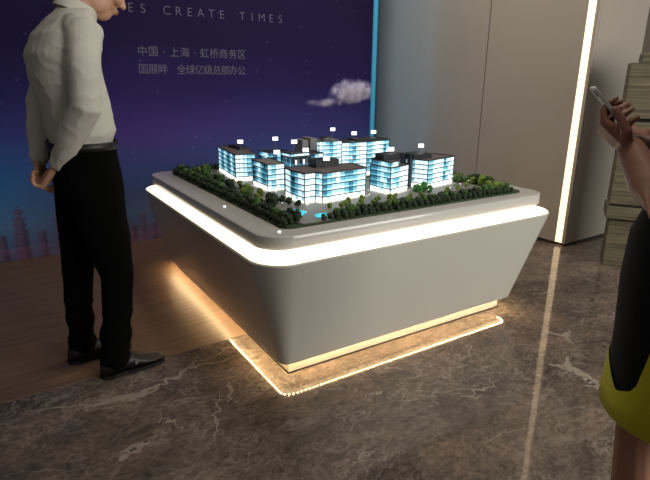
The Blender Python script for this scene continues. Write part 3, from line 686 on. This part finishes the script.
# --- woman at the right edge, facing +Y, left side towards the camera
WX, WY = 1.32, .40
WH = Vector((WX-.03, WY+.04, 1.50)); WR = Matrix.Rotation(R_(100), 3, 'Z')@Matrix.Rotation(R_(14), 3, 'Y')
wb = MB(); head(wb, WH, WR, .95)
wb.tube([(WX, WY-.01, 1.33), (WX-.01, WY+.0, 1.37), (WX-.02, WY+.015, 1.43)], [.052, .046, .046])
wb.loft([oval((WX, WY, .80), .14, .10), oval((WX, WY, .9), .145, .105), oval((WX, WY, 1.03), .105, .08), oval((WX, WY, 1.18), .12, .082), oval((WX, WY, 1.28), .125, .068), oval((WX, WY-.01, 1.34), .07, .055)])
wLS, wLE, wLW = (WX-.155, WY, 1.25), (1.112, .43, .97), (1.247, .60, 1.104)
wRS, wRE, wRW = (WX+.155, WY, 1.25), (WX+.16, WY+.13, 1.0), (1.385, .64, 1.12)
wb.tube([wLS, wLE, tuple((Vector(wLE)+Vector(wLW))/2), wLW], [.044, .044, .040, .029]); wb.tube([wRS, wRE, wRW], [.041, .036, .025])
for sx in (-1, 1):
    hx = WX+.075*sx-.02; LX, LY = (hx-.018, WY+.028) if sx < 0 else (hx, WY)
    wb.tube([(hx, WY, .82), (LX-.01, LY+.02, .47), (LX-.01, LY+.005, .33), (LX-.005, LY-.01, .085)], [.082, .047, .049, .030])
    wb.tube([(LX-.005, LY-.02, .06), (LX-.005, LY+.03, .05), (LX-.005, LY+.13, .033)], [.032, .032, .022])
# left hand round the phone, right hand steadying it
hand(wb, wLW, (-.2, .75, .55), (.55, -.2, .8), -1, [(.9, .9, .5), (.85, .85, .5), (.8, .8, .45), (.7, .7, .4)], thumb_dir=(-.1, .5, .85), L=.165)
hand(wb, wRW, (-.75, .3, .2), (-.1, -.3, .9), 1, [(.8, .9, .5)]*4, L=.165)
lady = wb.build('person', M['skin2'], smooth=True); remesh(lady, .0042, 4)
tag(lady, 'woman in black dress with yellow hem holding up a white phone', 'person')
face_parts(lady, WH, WR, .95, True)
def ovr(cx_, cy_, z, rx, ry, wav=0, dz=0, n=48):
    out = []
    for i in range(n):
        t = 2*math.pi*i/n; k = 1+wav*math.sin(7*t+.6)
        out.append((cx_+rx*k*math.cos(t), cy_+ry*k*math.sin(t), z+dz*math.cos(t)))
    return out
SK = [(1.335, .055, .055, 0, 0, .0), (1.30, .15, .092, 0, 0, 0), (1.18, .142, .112, 0, 0, 0), (1.03, .15, .14, -.02, 0, 0), (.93, .178, .172, -.03, .0, 0), (.82, .182, .177, -.025, .004, 0), (.68, .180, .175, -.01, .008, 0), (.60, .182, .177, 0, .008, .0), (.56, .184, .180, 0, .008, .0), (.49, .188, .184, 0, .008, .0)]
def skr(i, g=0):
    z, rx, ry, dx, wav, dz = SK[i]; return ovr(WX+dx, WY, z, rx+g, ry+g, wav, dz)
dr = MB().loft([skr(i) for i in range(9)]+[skr(8, -.004)]+[skr(i, -.006) for i in range(7, 4, -1)], True, False)
dress = dr.build('dress', M['dress'], lady, smooth=True)
dress['label'] = 'sleeveless black dress'
def hz(t):       # the yellow border runs up at the near side of the dress
    d = (math.degrees(t)-150+180) % 360-180
    return .615-.055*max(0, 1-abs(d+2)/30)+(.20*min(1, max(0, (d-14)/14)) if d > 0 else 0)
def hring(zf, g):
    out = []; nn = 96
    for i in range(nn):
        t = 2*math.pi*i/nn; z = zf(t) if callable(zf) else zf
        for (a, b) in zip(SK, SK[1:]):
            if b[0] <= z <= a[0]: q = (a[0]-z)/(a[0]-b[0]); rx = a[1]+(b[1]-a[1])*q+g; ry = a[2]+(b[2]-a[2])*q+g; wv = a[4]+(b[4]-a[4])*q; dx_ = a[3]+(b[3]-a[3])*q; break
        k = 1+wv*math.sin(7*t+.6); out.append((WX+dx_+rx*k*math.cos(t), WY+ry*k*math.sin(t), z))
    return out
hm = MB().loft([hring(hz, .003), hring(lambda t: hz(t)*.5+.246, .004), hring(.492, .003), hring(.492, -.003), hring(lambda t: min(.555, hz(t)-.005), -.004)], False, False).build('dress_hem', M['hem'], dress, smooth=True); hm['label'] = 'wide yellow border along the hem'
for sx in (-1, 1):
    hx = WX+.075*sx-.025-(.018 if sx < 0 else 0); LY = WY+(.028 if sx < 0 else 0)
    m = MB(); out = [(-.03, -.06), (.03, -.06), (.037, -.02), (.03, .04), (.042, .10), (.036, .15), (.0, .185), (-.036, .15), (-.042, .10), (-.03, .04), (-.037, -.02)]
    m.prism([(hx+a, LY+b) for a, b in out], .0, .016)
    rings = [[(hx+a*k, LY+b, z) for a, b in [(-.042, .07), (-.04, .12), (-.03, .165), (0, .185), (.03, .165), (.04, .12), (.042, .07)]] for k, z in ((1, .016), (1, .035), (.75, .055))]
    m.loft(rings, False, True); m.build('shoe', M['leather'], lady, smooth=False, bevel=.003)
# phone held in her left hand
ph = empty('phone', (1.247, .661, 1.180)); tag(ph, 'white smartphone held up in the woman hand', 'phone')
pn = Vector((.44, -.61, .66)).normalized(); pu = Vector((-.39, .54, .75)); pu = (pu-pn*pu.dot(pn)).normalized(); px = pu.cross(pn)
ph.rotation_euler = Matrix(((px.x, pu.x, pn.x), (px.y, pu.y, pn.y), (px.z, pu.z, pn.z))).to_euler()
b = MB().prism(rrect(-.036, .036, -.074, .074, .009, 5), 0, .0085).build('phone_body', M['phone'], ph, bevel=.002)
MB().prism(rrect(-.033, .033, -.066, .066, .004, 3), .0085, .0090).build('phone_screen', M['screen'], ph)
MB().prism(rrect(-.030, -.012, .05, .068, .004, 3), -.0015, 0).build('camera_bump', M['screen'], ph)
print('trees', ntree)
